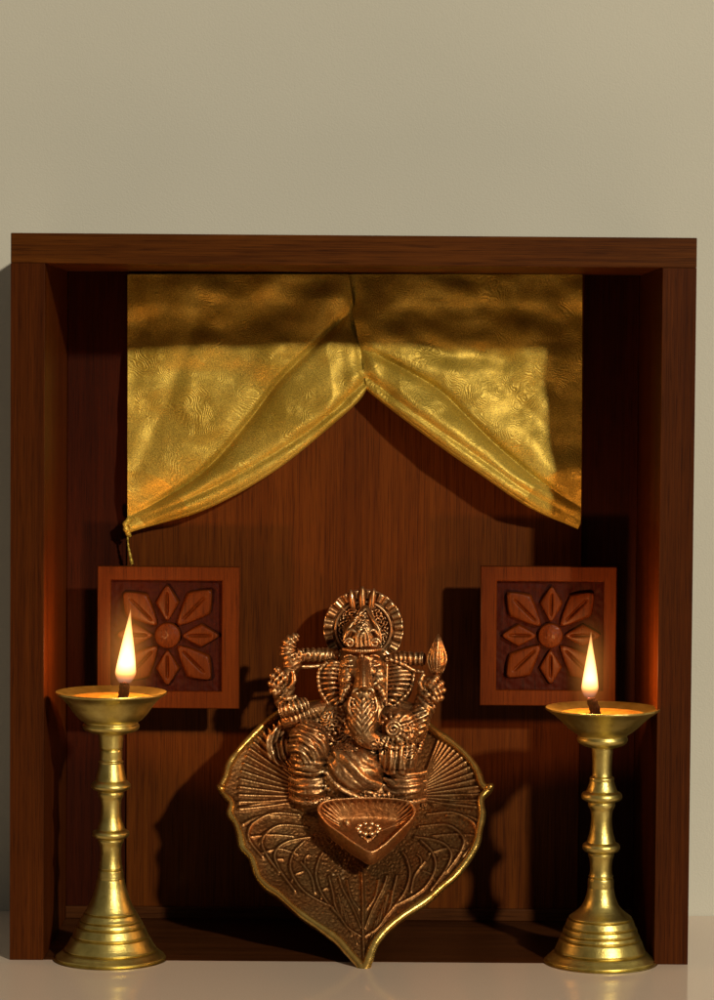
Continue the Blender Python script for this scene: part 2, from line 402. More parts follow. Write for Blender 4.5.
def carved(x0, y0, x1, y1, ix0, iy0, ix1, iy1, cx_, cy_, label, d=146.):
    A = F(x0, y1, d); B = F(x1, y0, d); I0 = F(ix0, iy1, d); I1 = F(ix1, iy0, d)
    org = Vector(((A.x+B.x)/2, d+8, A.z))
    t = empty('carved_flower_panel', org); tag(t, label, 'carved panel', 'carved wooden flower panels')
    def rel(l): return l
    fr = []
    def brd(poly):   # mitred board, rounded over towards the front
        n = len(poly); cen = Vector((sum(p[0] for p in poly)/n, 0, sum(p[1] for p in poly)/n))
        V = []
        for (yy, ins) in ((d+9,0), (d+1.4,0), (d+.4,.5), (d,1.4)):
            for p in poly:
                q = Vector((p[0], 0, p[1])); 
                V.append((q.x, yy, q.z))
        return V, n
    # one frame mesh as ring with a profile
    prof = [(0,9), (0,1.5), (.02,.5), (.06,0), (.93,0), (.98,.6), (1,1.8), (1,9)]
    oc = [(A.x,A.z), (B.x,A.z), (B.x,B.z), (A.x,B.z)]; ic = [(I0.x,I0.z), (I1.x,I0.z), (I1.x,I1.z), (I0.x,I1.z)]
    V = []
    for k in range(4):
        for (s, yy) in prof:
            V.append((oc[k][0]*(1-s)+ic[k][0]*s, d+yy, oc[k][1]*(1-s)+ic[k][1]*s))
    np_ = len(prof); Fc = []
    for k in range(4):
        for j in range(np_):
            a = k*np_+j; b = ((k+1) % 4)*np_+j; a2 = k*np_+(j+1) % np_; b2 = ((k+1) % 4)*np_+(j+1) % np_
            Fc.append((a, b, b2, a2))
    part('frame', V, Fc, M['carved'], t, org, smooth=False)
    # sunk ground, chiselled
    nx = 80; V = []
    for i in range(nx):
        for j in range(nx):
            x = I0.x-1+(I1.x-I0.x+2)*i/(nx-1); z = I0.z-1+(I1.z-I0.z+2)*j/(nx-1)
            V.append((x, d+7.2+.8*noise.noise(Vector((x/5, z/5, 3.3))), z))
    part('carved_ground', V, gridfaces(nx, nx), M['carved_ground'], t, org)
    box('mounting_block', (A.x+22,d+9.3,A.z+22), (B.x-22,BD-2.3 if True else 0,B.z-22), M['floor'], t, org)
    cc = F(cx_, cy_, d); cc.y = d+6.5
    k = (I1.x-I0.x)/111.
    for q in range(8):
        a = q*PI/4
        jit = random.uniform(.965, 1.015)
        if q % 2 == 0: pv = petal(cc, a+random.uniform(-.02,.02), 14.5*k, 52*k*jit, 12.6*k, 'point')
        else: pv = petal(cc, a+random.uniform(-.03,.03), 14.5*k, 64*k*jit, 16.2*k, 'round')
        part('petal', pv[0], pv[1], M['carved'], t, org)
    V = []; nr = 16; na = 40
    for i in range(na):
        for j in range(nr):
            r = 13.2*k*j/(nr-1); h = 8.5-2.4*(j/(nr-1))**2
            if j >= nr-1: h = -.6
            a = 2*PI*i/na
            wob = .35*noise.noise(Vector((r*math.cos(a)/3, r*math.sin(a)/3, 1)))
            V.append((cc.x+r*math.cos(a), cc.y-h+wob, cc.z+r*math.sin(a)))
    part('flower_centre', V, gridfaces(na, nr, True), M['carved'], t, org)
carved(97, 567, 240, 708, 110.6, 581, 222, 691, 167.4, 635.8, 'square carved wooden flower panel behind the lamp with the taller flame, left')
carved(479.5, 567, 617, 705.5, 496, 582, 604, 690, 550.5, 636, 'square carved wooden flower panel behind the lamp with the smaller flame, right')

# ---------------------------------------------------------------- curtains
def poly_at(pts, s):
    Ls = [0]
    for a, b in zip(pts, pts[1:]): Ls.append(Ls[-1]+math.hypot(b[0]-a[0], b[1]-a[1]))
    q = s*Ls[-1]
    for i in range(len(pts)-1):
        if q <= Ls[i+1] or i == len(pts)-2:
            t = (q-Ls[i])/(Ls[i+1]-Ls[i]); t = min(1, t)
            return (pts[i][0]*(1-t)+pts[i+1][0]*t, pts[i][1]*(1-t)+pts[i+1][1]*t)
def spline(pts, s):
    n = len(pts)-1; f = min(s*n, n-1e-6); i = int(f); t = f-i
    p0 = pts[max(0,i-1)]; p1 = pts[i]; p2 = pts[i+1]; p3 = pts[min(n,i+2)]
    return tuple(.5*(2*p1[j]+(-p0[j]+p2[j])*t+(2*p0[j]-5*p1[j]+4*p2[j]-p3[j])*t*t+(-p0[j]+3*p1[j]-3*p2[j]+p3[j])*t**3) for j in range(2))
def bump1(x, c, w): return math.exp(-((x-c)/w)**2)
def curtain(name, U, Lo, label, A, B, Cc, seed, bulge, seam):
    """U top and outer edge, Lo lower edge, A deep crease, B shallow crease inside the roll, Cc soft crease above"""
    ns, ntt = 300, 230
    hem = 16
    X = np.zeros((ns, ntt)); Y = np.zeros((ns, ntt))
    for i in range(ns):
        s = i/(ns-1); u = poly_at(U, s); l = spline(Lo, s)
        t = np.linspace(0, 1, ntt)
        X[i] = u[0]*(1-t)+l[0]*t; Y[i] = u[1]*(1-t)+l[1]*t
    def dist(pts):
        P = [spline(pts, q/60) for q in range(61)]
        dm = np.full(X.shape, 1e9); sgn = np.ones(X.shape)
        for a, b in zip(P, P[1:]):
            ax, ay = b[0]-a[0], b[1]-a[1]; L2 = ax*ax+ay*ay+1e-9
            t = np.clip(((X-a[0])*ax+(Y-a[1])*ay)/L2, 0, 1)
            ex = X-a[0]-t*ax; ey = Y-a[1]-t*ay; dd = np.hypot(ex, ey)
            m = dd < dm; dm[m] = dd[m]; sgn[m] = np.sign(ax*ey-ay*ex+1e-9)[m]
        return dm, sgn
    dA, sA = dist(A); dB, _ = dist(B); dC, _ = dist(Cc); dL, _ = dist(Lo)
    if A[-1][0] < A[0][0]: sA = -sA            # positive = below the crease
    below = sA > 0
    w = dA/(dA+dL+1e-6)
    env = np.clip(np.hypot(X-Lo[-1][0], Y-Lo[-1][1])/60, .25, 1)
    dS0 = np.abs(X-np.interp(Y, [274, 386], [seam, 366.5]))
    h = (24+(bulge-24)*np.clip(dS0/80, 0, 1))*np.exp(-dL/75)*env
    roll = np.where(below, 12*np.sin(PI*np.clip(w, 0, 1))**.7, 0)
    ridge = np.where(below, 0, 5*np.exp(-((dA-24)/18)**2))
    dS0 = np.abs(X-np.interp(Y, [274, 386], [seam, 366.5]))
    h = h+(roll*np.clip(dS0/34, .12, 1)+ridge)*env-6*np.exp(-(dA/4)**2)*env*np.clip(dS0/22, .15, 1)-3.5*np.exp(-(dB/3.5)**2)*env+1.5*np.exp(-((dB-9)/6)**2)*env
    h = h-2.0*np.exp(-(dC/9)**2)*env
    dS = np.abs(X-np.interp(Y, [274, 386], [seam, 366.5])); h = h-2.2*np.exp(-(dS/4)**2)+2*np.exp(-((dS-12)/7)**2)
    V = []
    for i in range(ns):
        s = i/(ns-1)
        for j in range(ntt+hem):
            jj = min(j, ntt-1); x = X[i, jj]; y = Y[i, jj]
            nz = noise.noise(Vector((x/50, y/34, seed)))*6*(.8+.7/(1+math.exp((y-365)/14)))+noise.noise(Vector((x/24+5, y/20, seed+3)))*3*(.7+.6/(1+math.exp((y-360)/14)))
            d = 207-h[i, jj]-nz
            if j >= ntt:
                a = (j-ntt+1)/hem*PI*1.1; r = 7.0*env[i, -1]
                y += r*math.sin(a)*.5; d += r*(1-math.cos(a))*1.4
                if a > PI/2: y -= (a-PI/2)*3
            V.append(F(x, y, min(d, 216.5)))
    o = part(name, V, gridfaces(ns, ntt+hem), M['gold'], None, (F(*U[0],210)), recalc=True)
    md = o.modifiers.new('t', 'SOLIDIFY'); md.thickness = .8*S; md.offset = 0
    tag(o, label, 'curtain', 'gold brocade curtains'); return o
curtain('gold_curtain', [(348.5,274), (127.5,274), (127.5,400), (127.5,516), (129,527)],
        [(366.5,386), (356,400), (322,430), (285,460), (245,486), (205,506), (165,520), (131,531)],
        'gold brocade curtain swept to the left, its lower end tied with a thread',
        [(356,305), (318,343), (281,379), (250,420), (213,463), (175,492), (129,517)],
        [(366,380), (335,410), (300,437), (250,468), (200,494), (150,515), (128,523)],
        [(200,300), (190,340), (172,390), (150,440), (130,480)], 2.3, 26, 348.5)
curtain('gold_curtain', [(346,274), (582.5,274), (582,400), (581,510), (580.5,524)],
        [(366.5,386), (381,398), (415,424), (450,450), (485,474), (515,495), (545,513), (578,528)],
        'gold brocade curtain swept to the right, no thread at its lower corner',
        [(366,350), (400,367), (439,390), (468,418), (497,446), (535,478), (582,509)],
        [(369,378), (400,402), (440,430), (480,458), (525,490), (580,520)],
        [(400,325), (440,352), (490,378), (530,415), (565,462), (580,490)], 9.1, 40, 346)
tie = empty('curtain_tie', F(127,527,205)); tag(tie, 'short gold thread hanging from the lower left curtain corner', 'thread')
o0 = F(127,527,205)
v, f = join([tube([F(129,519,200), F(125.5,524,196), F(127,531,197), F(130,536,201)], [2,3,3.2,2], ribs=4, amp=.5), tube([F(126.5,523,197), F(131,527,195), F(128,533,198)], 1.6)])
part('knot', v, f, M['gold'], tie, o0)
v, f = tube([F(127.5,533,199), F(128.2,545,201), F(130,555,202), F(132,564,203)], [1.0,1.0,1.7,1.9], ribs=6, amp=.3)
part('thread_end', v, f, M['gold'], tie, o0)

# ---------------------------------------------------------------- oil lamps
def lamp(cx_, dl, prof, rimy, rimr, flame, wick, label, wl):
    base = F(cx_, 900, dl); X = base.x
    zz = lambda y: F(cx_, y, dl).z
    org = Vector((X, dl, bt)); k = (CD+dl)/CD
    t = empty('oil_lamp', org); tag(t, label, 'oil lamp', 'standing brass oil lamps')
    # split profile: (r, y, part)
    def mk(name, pts):
        pr = [(max(.01, r)*k, zz(y)) for r, y in pts]
        ylast = None
        pr = smooth_prof(pr, 5)
        pr = [(r, max(z, .03)) for r, z in pr]
        V, Fc = lathe(pr, 128, (X, dl, 0))
        return part(name, V, Fc, M['brass'], t, org)
    for name, pts in prof: mk(name, pts)
    oy, orad = (697, 41.3) if cx_ < 300 else (713, 42.6)
    V = [(X, dl, zz(oy))]
    for q in range(72): V.append((X+orad*k*math.cos(2*PI*q/72), dl+orad*k*math.sin(2*PI*q/72), zz(oy)))
    part('oil', V, [(0, q+1, (q+1) % 72+1) for q in range(72)], M['oil'], t, org)  # disc of oil added so the flame brightens the bowl's inside
    # wick
    (wx0, wy0), (wx1, wy1) = wick
    df = dl-4
    v, f = tube([F(wx0, wy0, dl-6), F((wx0*.5+wx1*.5)+.6, (wy0+wy1)/2, dl-5), F(wx1, wy1, df)], [5.2,5.4,5.0], ribs=3, amp=.3, n=18)
    part('wick', v, f, M['wick'], t, org)
    (fx, fy), (tx, ty), fw = flame
    B_ = F(fx, fy, df); T_ = F(tx, ty, df); H = T_.z-B_.z
    V = []; nn = 60; na = 32
    for i in range(na):
        a = 2*PI*i/na
        for j in range(nn+1):
            s = j/nn
            r = fw*(math.sin(PI*min(1, s/.36)/2)**.75 if s < .18 else 1)*1.0
            if s < .16: r = fw*(.42+.58*math.sin(PI/2*s/.16)**.8)
            else: r = fw*max(0, (1-(s-.16)/.84))**(1.12)*(1+.10*math.sin(PI*(s-.16)/.84))
            if s == 0: r = fw*.25
            cxx = B_.x+(T_.x-B_.x)*(s**1.3)+1.2*math.sin(s*5)*s*(1-s)
            V.append((cxx+r*math.cos(a), B_.y+r*.9*math.sin(a), B_.z+H*s))
    fm = m_flame('flame_gas', H, 950.0)
    fo = part('flame', V, gridfaces(na, nn+1, True), fm, t, org)
    # give the flame its own origin at its base
    dv = (B_-org)*S
    fo.data.transform(Matrix.Translation(-dv)); fo.location = dv
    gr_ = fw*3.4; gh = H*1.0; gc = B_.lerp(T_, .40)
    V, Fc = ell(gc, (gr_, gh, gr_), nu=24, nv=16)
    go = part('flame_halo', V, Fc, m_halo('bloom_glow', gr_, gh), t, org)  # added glow volume standing in for the bloom a lens gives the flame
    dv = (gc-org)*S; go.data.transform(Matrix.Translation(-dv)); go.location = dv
    ld = bpy.data.lights.new('flame_light', 'POINT'); ld.energy = wl; ld.color = (1,.44,.135); ld.shadow_soft_size = 7*S
    lo = bpy.data.objects.new('flame_light', ld); C.objects.link(lo); lo.parent = t
    lo.location = ((B_+(T_-B_)*.38)-org)*S
    return t
cupL = [(0,701), (14,701.5), (30,700), (44,696), (53,692.5), (55.3,691.5), (55.8,692.4), (55,694), (48,699), (42,706), (37,713), (31.5,719), (27.5,721.2), (27.5,721.2), (27,723), (28.5,725), (28,728), (25,730.5), (19,732.5), (12,734.5)]
stemL = [(13,731), (12.4,738), (11.6,748), (11.6,748), (10.6,749), (11.6,750), (11.6,750), (11.3,760), (11.3,760), (12.8,761.5), (12,763), (12.4,765), (13.6,771), (15.2,778), (15.5,780), (15.5,780), (18.4,782.5), (20,785.5), (19,788), (15,790.5), (12.6,791.5), (12.6,791.5), (12.9,794), (12.2,796.5), (12.2,796.5), (10.8,800), (10.2,808), (10.9,818), (13.6,827), (14,829), (14,829), (17.6,831), (18.8,833.5), (17.4,836.5), (13.4,838.5), (13.2,841), (11,846), (10.4,853), (11,862), (12.2,868), (12.2,868), (11,869), (12.4,870), (12.4,870), (13,877)]
baseL = [(12.6,876), (13.4,877.2), (13.1,878.4), (14,880), (16,889), (19.5,899), (23.5,908), (25.8,911.5), (25.8,911.5), (24.2,912.6), (27,913.4), (27,913.4), (29,917), (30.4,919), (28.8,920.2), (31.6,921), (33.2,924.5), (33.2,924.5), (31.6,925.8), (34.6,926.6), (34.6,926.6), (38,934.5), (38,934.5), (36.4,936), (39.6,936.8), (39.6,936.8), (43.5,944), (46.5,948), (46.5,948), (44.8,949.2), (48,950), (52,953.2), (54.8,955.4), (54.4,956.8), (56.8,957.6), (58.2,960), (58.2,965.5), (58.2,965.5), (0,966), (0,967)]
cupR = [(0,718), (14,718.5), (30,716.5), (45,712), (54,708.6), (57,707.6), (57.6,708.5), (56.5,710), (49,715), (42,721), (34,728.5), (27,733.5), (25,735), (25,735), (24.6,736.5), (25.5,739), (24,742.5), (19,745.5), (10.5,748)]
stemR = [(11,744), (10.4,752), (9.8,762), (9.6,772), (10,776), (10,776), (11.6,777), (12.4,778.5), (12.2,781), (14.4,788), (15.8,791), (15.8,791), (19.4,793), (20.6,796.5), (19,799.5), (14,801.5), (13.4,802), (13.4,802), (13.6,805), (12.6,807.5), (12.6,807.5), (11,811), (10.4,820), (11.6,831), (14,840), (14.6,842), (14.6,842), (18,844), (19,847), (17.4,850.5), (13.2,852.5), (13,855), (11.4,860), (10.8,868), (11.4,874), (12.6,876), (11.2,877.5), (12.8,879), (13,886), (12.6,887.5), (13.4,889)]
baseR = [(13,887), (13.4,889.5), (15,897), (18.5,905), (24,911), (30,915.5), (31.6,917), (30.0,918.2), (33,919.2), (33,919.2), (35.2,925.5), (35.2,925.5), (33.6,926.8), (36.6,927.6), (36.6,927.6), (37.8,932), (36.2,933.2), (39,934), (39,934), (40,937), (38.4,938.2), (41.2,939), (41.2,939), (45.6,950), (45.6,950), (44,951.2), (47.4,952.2), (51.5,956), (54.5,958.6), (54.4,960), (56.8,960.8), (58.2,963), (58.2,968.5), (58.2,968.5), (0,969), (0,970)]
lamp(110.5, 12, [('cup', cupL), ('stem', stemL), ('base', baseL)], 693, 55, ((125,684), (131,607), 10.6), ((122.5,700), (124.5,683)),
     'left brass oil lamp, its bowl set higher and its flame taller', .26)
lamp(600.5, 12, [('cup', cupR), ('stem', stemR), ('base', baseR)], 709, 57, ((589.5,698), (591.2,630), 8.7), ((596,715.5), (591,699)),
     'right brass oil lamp, its bowl set lower and its flame smaller', .25)

# ---------------------------------------------------------------- the leaf idol
tip = F(364, 974, -22); tip.z = max(tip.z, 1.0)
tilt = math.radians(53)
ax_u = Vector((1,0,0)); ax_v = Vector((0, math.cos(tilt), math.sin(tilt))); ax_n = Vector((0, -math.sin(tilt), math.cos(tilt)))
p0 = tip.copy()
IO = Vector((p0.x, 60, bt))
idol = empty('brass_idol', IO); tag(idol, 'antique brass seated elephant headed figure on a veined leaf dish with small bowl', 'idol')
def UV(x, y):
    p = FP(x, y, p0, ax_n)-p0; return (p.dot(ax_u), p.dot(ax_v))
def PL(u, v, h): return p0+ax_u*u+ax_v*v+ax_n*h
outline = [(360,700), (395,704), (420,716), (436,731), (452,742), (467,755), (478,770), (484,785), (492,789), (483,800), (484,816), (481,832), (478,846), (469,862), (455,879), (443,889), (428,902), (404,918), (388,931), (376,946), (370,962), (364,974),
           (357,965), (348,955), (334,940), (305,920), (290,908), (278,897), (265,888), (256,877), (250,860), (241,849), (238,836), (234,825), (228,815), (229,804), (219,791), (224,777), (228,764), (238,750), (252,735), (268,720), (288,708), (320,702)]
oc = [UV(*p) for p in outline]
cu, cv = UV(361, 815)
# resample closed outline with Catmull-Rom
NA = 720
oc2 = []
no = len(oc)
for i in range(no):
    q = [oc[(i+k) % no] for k in (-1,0,1,2)]
    for k in range(20):
        t_ = k/20
        oc2.append(tuple(.5*(2*q[1][j]+(-q[0][j]+q[2][j])*t_+(2*q[0][j]-5*q[1][j]+4*q[2][j]-q[3][j])*t_*t_+(-q[0][j]+3*q[1][j]-3*q[2][j]+q[3][j])*t_**3) for j in range(2)))
oc2 = np.array(oc2)
ncl = len(oc2)
# veins in photo pixels, then onto the leaf plane
veins = []
def vein(pts, w=1.3, h=1.8): veins.append(([UV(*p) for p in pts], w, h))
vein([(362,868), (363,900), (363,925), (364,958)], 1.6, 2.4)
for sgn in (-1, 1):
    mx = lambda x: 363+sgn*(x)
    vein([(mx(2),925), (mx(10),905), (mx(20),885), (mx(24),872)])
    vein([(mx(1),935), (mx(16),925), (mx(27),905), (mx(30),890), (mx(34),872)])
    vein([(mx(4),905), (mx(-1+13),893), (mx(16),875)], 1.0, 1.2)
    vein([(mx(22),916), (mx(40),893), (mx(47),872), (mx(44),855), (mx(40),848)])
    vein([(mx(30),905), (mx(58),890), (mx(72),868), (mx(70),850), (mx(58),836)])
    vein([(mx(48),890), (mx(52),872), (mx(62),858)], 1.0, 1.3)
    vein([(mx(68),890), (mx(84),866), (mx(88),850), (mx(76),838), (mx(52),832)])
    vein([(mx(84),870), (mx(98),850), (mx(100),836), (mx(84),822), (mx(56),822)])
    vein([(mx(66),850), (mx(84),846), (mx(102),852)], 1.0, 1.3)
    vein([(mx(100),856), (mx(114),838), (mx(110),822), (mx(90),810), (mx(64),810)])
    vein([(mx(70),832), (mx(92),832), (mx(112),836)], 1.0, 1.3)
    vein([(mx(84),812), (mx(104),814), (mx(120),824)], 1.0, 1.3)
    vein([(mx(70),800), (mx(100),800), (mx(124),808)], 1.2, 1.5)
    for q in range(4):
        vein([(mx(6+q*5),942-q*9), (mx(10+q*4),930-q*9), (mx(13+q*4),918-q*9)], .8, 1.0)
    for (a, b) in (((60,868),(72,880)), ((54,850),(58,862)), ((92,826),(104,842)), ((80,856),(90,862)), ((36,884),(42,896))):
        vein([(mx(a[0]),a[1]), (mx((a[0]+b[0])/2+2),(a[1]+b[1])/2-2), (mx(b[0]),b[1])], .8, 1.1)
# fan of ribs on the upper lobes
for sgn in (-1, 1):
    for k in range(15):
        a = math.radians(-10+k*5.6)
        x0, y0 = 363+sgn*(62+.0*k), 792-10*math.sin(a)*2.2
        r = 138-20*max(0, (a-.2))
        vein([(x0, y0), (363+sgn*(60+66*math.cos(a)*.97), 795-82*math.sin(a)*.98)], 1.25, 2.0)
# dense sample table for distance tests
NR = 150
R_ = np.linspace(0, 1, NR)
# equal-angle style rays to outline points (resampled to NA points by arclength)
seg = np.linalg.norm(np.roll(oc2, -1, 0)-oc2, axis=1); cum = np.concatenate([[0], np.cumsum(seg)])
ss = np.linspace(0, cum[-1], NA, endpoint=False)
ocx = np.interp(ss, cum, np.append(oc2[:,0], oc2[0,0])); ocy = np.interp(ss, cum, np.append(oc2[:,1], oc2[0,1]))
ocx_s = ocx; ocy_s = ocy
GU = cu+(ocx[:,None]-cu)*R_[None,:]; GV = cv+(ocy[:,None]-cv)*R_[None,:]
H = -15*(1-R_[None,:]**2.2)*np.ones((NA,1))
dist_rim = (1-R_[None,:])*np.hypot(ocx-cu, ocy-cv)[:,None]
vh = np.zeros_like(GU)
for pts, w_, h_ in veins:
    P = np.array(pts)
    # smooth polyline
    fine = []
    n_ = len(pts)-1
    for q in range(n_*8+1):
        fine.append(spline(pts, q/(n_*8)))
    P = np.array(fine)
    dmin = np.full(GU.shape, 1e9)
    for a, b in zip(P, P[1:]):
        ab = b-a; L2 = max(1e-9, ab.dot(ab))
        t_ = np.clip(((GU-a[0])*ab[0]+(GV-a[1])*ab[1])/L2, 0, 1)
        dmin = np.minimum(dmin, np.hypot(GU-a[0]-t_*ab[0], GV-a[1]-t_*ab[1]))
    vh = np.maximum(vh, h_*1.1*np.exp(-(dmin/(w_*1.25))**2))
mask = np.clip((dist_rim-4)/3, 0, 1)
H = H+vh*mask*1.15
nzv = np.array([[noise.noise(Vector((GU[i,j]/2.6, GV[i,j]/2.6, 0)))+.6*noise.noise(Vector((GU[i,j]/1.3, GV[i,j]/1.3, 7))) for j in range(NR)] for i in range(NA)])
H = H+nzv*.42*mask*np.clip(1-vh/1.0, .15, 1)
H = H+1.2*np.sin(ss[:,None]/17)*R_[None,:]**4
dish_V = [PL(GU[i,j], GV[i,j], H[i,j]) for i in range(NA) for j in range(NR)]
dish_F = gridfaces(NA, NR, True)
# underside
back = []
nb = 30
for i in range(NA):
    for j in range(nb):
        r = j/(nb-1)
        back.append(PL(cu+(ocx[i]-cu)*r, cv+(ocy[i]-cv)*r, -15*(1-r**2.2)-7))
dish = join([(dish_V, dish_F), (back, gridfaces(NA, nb, True))])
part('leaf_dish', dish[0], dish[1], M['leaf'], idol, IO)
# rim: a closed, uneven moulding round the outline
nk = 20; V = []
cen = np.array([cu, cv])
tx = np.roll(ocx,-2)-np.roll(ocx,2); ty = np.roll(ocy,-2)-np.roll(ocy,2); ln = np.hypot(tx,ty); nxo = ty/ln; nyo = -tx/ln
sg = np.sign((nxo*(ocx-cu)+nyo*(ocy-cv)).sum()); nxo *= sg; nyo *= sg
for i in range(NA):
    s_ = ss[i]
    wob = noise.noise(Vector((s_/30, 0, 0)))*1.2+noise.noise(Vector((s_/9, 4, 0)))*.5
    for k in range(nk):
        a = 2*PI*k/nk
        ca, sa = math.cos(a), math.sin(a)
        tpn = math.exp(-(math.hypot(ocx[i], ocy[i])/70)**2); rw = 3.8+1.0*wob+1.0*tpn; 
        out = rw*ca-2.0; hh = (4.0+wob*.7)*sa+2.2 if sa > 0 else 12*sa+2.2
        if sa < 0: out -= 1.5*(-sa)
        V.append(PL(ocx[i]+nxo[i]*out, ocy[i]+nyo[i]*out, hh))
Fr = [(i*nk+k, ((i+1) % NA)*nk+k, ((i+1) % NA)*nk+(k+1) % nk, i*nk+(k+1) % nk) for i in range(NA) for k in range(nk)]
rims = [(V, Fr)]
for (x, y) in ((221,790), (489,789)):
    u, v_ = UV(x, y); c = PL(u, v_, 4); rims.append(ell(c, (5.5,3.8,5), roll=(-.6 if x < 300 else .6)))
part('leaf_rim', *join(rims), M['rim'], idol, IO)
# strut behind that holds the leaf up
hp = PL(0, UV(361,800)[1], -20); ft = Vector((p0.x, 196, bt+4))
v1 = tube([hp+Vector((-16,0,0)), (hp+ft)/2+Vector((-22,6,0)), ft+Vector((-30,0,0))], [7,6,4.5]); v2 = tube([hp+Vector((16,0,0)), (hp+ft)/2+Vector((22,6,0)), ft+Vector((30,0,0))], [7,6,4.5])
part('rear_leg', *v1, M['rim'], idol, IO); part('rear_leg', *v2, M['rim'], idol, IO)

# --- halo
HD = 160.
hc = F(363.3, 629, HD)
nr_, na_ = 70, 480; V = []
for i in range(na_):
    a = 2*PI*i/na_
    for j in range(nr_):
        r = 42.5*j/(nr_-1)
        h = 3.0
        if r > 33: h = 4.2+1.9*rib(a*19*1.0+.4*math.sin(3*a), .5)*min(1, (42.6-r)/2+.3)
        elif r > 30.5: h = 2.0
        elif r > 28: h = 6.2
        elif r > 26.5: h = 2.4
        else: h = 3.2+1.5*noise.noise(Vector((r*math.cos(a)/2.2, r*math.sin(a)/2.2, 0)))*2+.9*math.sin(a*30)*math.sin(r*1.5)
        if j == nr_-1: h = 0
        V.append((hc.x+r*math.cos(a), HD-h, hc.z+r*math.sin(a)))
nf = len(V)
for i in range(na_):
    a = 2*PI*i/na_
    for r, yy in ((42.5, HD+3), (20, HD+5), (0, HD+5)): V.append((hc.x+r*math.cos(a), yy, hc.z+r*math.sin(a)))
Fc = gridfaces(na_, nr_, True)+[tuple(q+nf for q in f_) for f_ in gridfaces(na_, 3, True)]
for i in range(na_):
    i2 = (i+1) % na_; Fc.append((i*nr_+nr_-1, i2*nr_+nr_-1, nf+i2*3, nf+i*3))
fin = [(V, Fc)]
for (x, top, w_, tl) in ((355.5,590,3.6,-.16), (362.3,587,3.9,0), (369.2,589,3.7,.15)):
    c = F(x+tl*20, (top+611)/2, HD-8)
    fin.append(ell(c, (w_,(613-top)/2*1.05,5), roll=-tl))
part('halo', *join(fin), M['cast'], idol, IO)

# --- figure (one continuous cast body)
G = []
def E(x, y, d, r, roll=0, fn=None, **k): G.append(ell(F(x,y,d), tuple(q*1.04 for q in r), roll, fn, **k))
def T(pts, rad, **k): G.append(tube([F(*p) for p in pts], rad, **k))
sc_ = 0
# trunk of the body
E(362,752,128,(40,38,26))
E(362,718,138,(42,30,22)); E(333,722,128,(20,22,18)); E(392,722,130,(20,20,18)); E(362,690,142,(42,34,14))
E(362,700,148,(30,40,14))
# belly with draped folds sweeping down to the right
def belly(nx,ny,nz):
    q = math.hypot(nx-.55, ny-.75)
    return .9*rib(q*12,.6) if nz > -.1 else 0
E(352,772,101,(34,30,27),fn=belly,nu=120,nv=90)
T([(335,752,88),(350,764,80),(364,779,80),(380,786,86)],[5,7.5,8,5])
T([(328,762,86),(343,778,79),(362,790,80),(380,795,86)],[2.2,2.6,2.6,2],ribs=10,amp=.3)
T([(326,772,84),(342,789,79),(362,799,80),(384,802,86)],[2.6,3,3,2.4])
T([(322,786,86),(345,794,84),(372,796,84),(398,794,88)],[2.8,3,3,2.8],ribs=18,amp=.6)
# chest with beads
for k in range(5):
    rr = 14+k*5.0
    for q in range(int(5+k*2.4)):
        a = math.radians(200+140*q/(4+k*2.4)); E(363+rr*1.25*math.cos(a), 727-rr*math.sin(a)*.78, 112-k*1.2, (2.0,1.9,2.2), nu=12, nv=8)
T([(341,706,118),(346,724,112),(354,738,106),(364,744,103),(378,740,106)],[1.5,1.8,1.8,1.8,1.5],ribs=14,amp=.4)
# left knee (viewer's left) with curved bands
def kn(cx,cy,f,a0): 
    def fn(nx,ny,nz):
        q = math.hypot(nx-cx, ny-cy); return a0*rib(q*f,.55) if nz > -.2 else 0
    return fn
E(309,746,97,(21,26,22),fn=kn(-.75,-.65,12,1.3),nu=120,nv=90)
E(309,762,92,(17,12,15),fn=lambda nx,ny,nz: 1.2*rib(ny*9+nx*2,.6))
for k,y in enumerate((772,782,792,801)):
    T([(290,y-3,99),(300,y+1,88),(314,y+2,84.5),(329,y-3,91)],[2.6,3.0,3.0,2.6])
E(311,785,104,(20,20,16))
# flower on the knee
for q in range(9):
    a = 2*PI*q/9; E(311+6.5*math.cos(a),755+6*math.sin(a),79,(2.1,2.4,2.2),nu=12,nv=8)
E(311,755,78.5,(2.6,2.6,3),nu=14,nv=10)
# right knee: coiled sweet in the trunk above, upright pleats below
E(400,728,99,(19,20,19),fn=kn(.1,.1,11,.9),nu=100,nv=70)
E(399,757,97,(20,22,19),fn=lambda nx,ny,nz: 1.3*rib(nx*12+ny*1.2,.6),nu=120,nv=60)
sp = []
for k in range(52):
    a = k*.27; r = 1.0+.62*k/4.2; sp.append((393+r*math.cos(a), 729+r*math.sin(a), 79.5))
G.append(tube([F(*p) for p in sp], 1.35, n=10))
for q in range(7):
    a = math.radians(-150+q*25); x0=393+11.5*math.cos(a); y0=729+11.5*math.sin(a)
    T([(x0,y0,84),(393+18*math.cos(a),729+17*math.sin(a),90)],[1.8,1.2],n=10)
E(408,737,86,(6,5.5,5)); E(407,737,80.8,(3,2.8,2.5))
T([(384,744,86),(396,748,80),(414,745,88)],[2,2.6,2.2])
for k,y in enumerate((774,783,792,801)):
    T([(384,y-4,91),(396,y+1,86.5),(410,y+2,88),(426,y-2,99)],[2.4,3,3,2.6])
E(404,786,106,(20,20,16))
# low seat under the body
T([(298,803,100),(330,803,97),(372,803,97),(424,803,100)],[4,4.5,4.5,4],ribs=26,amp=.8)
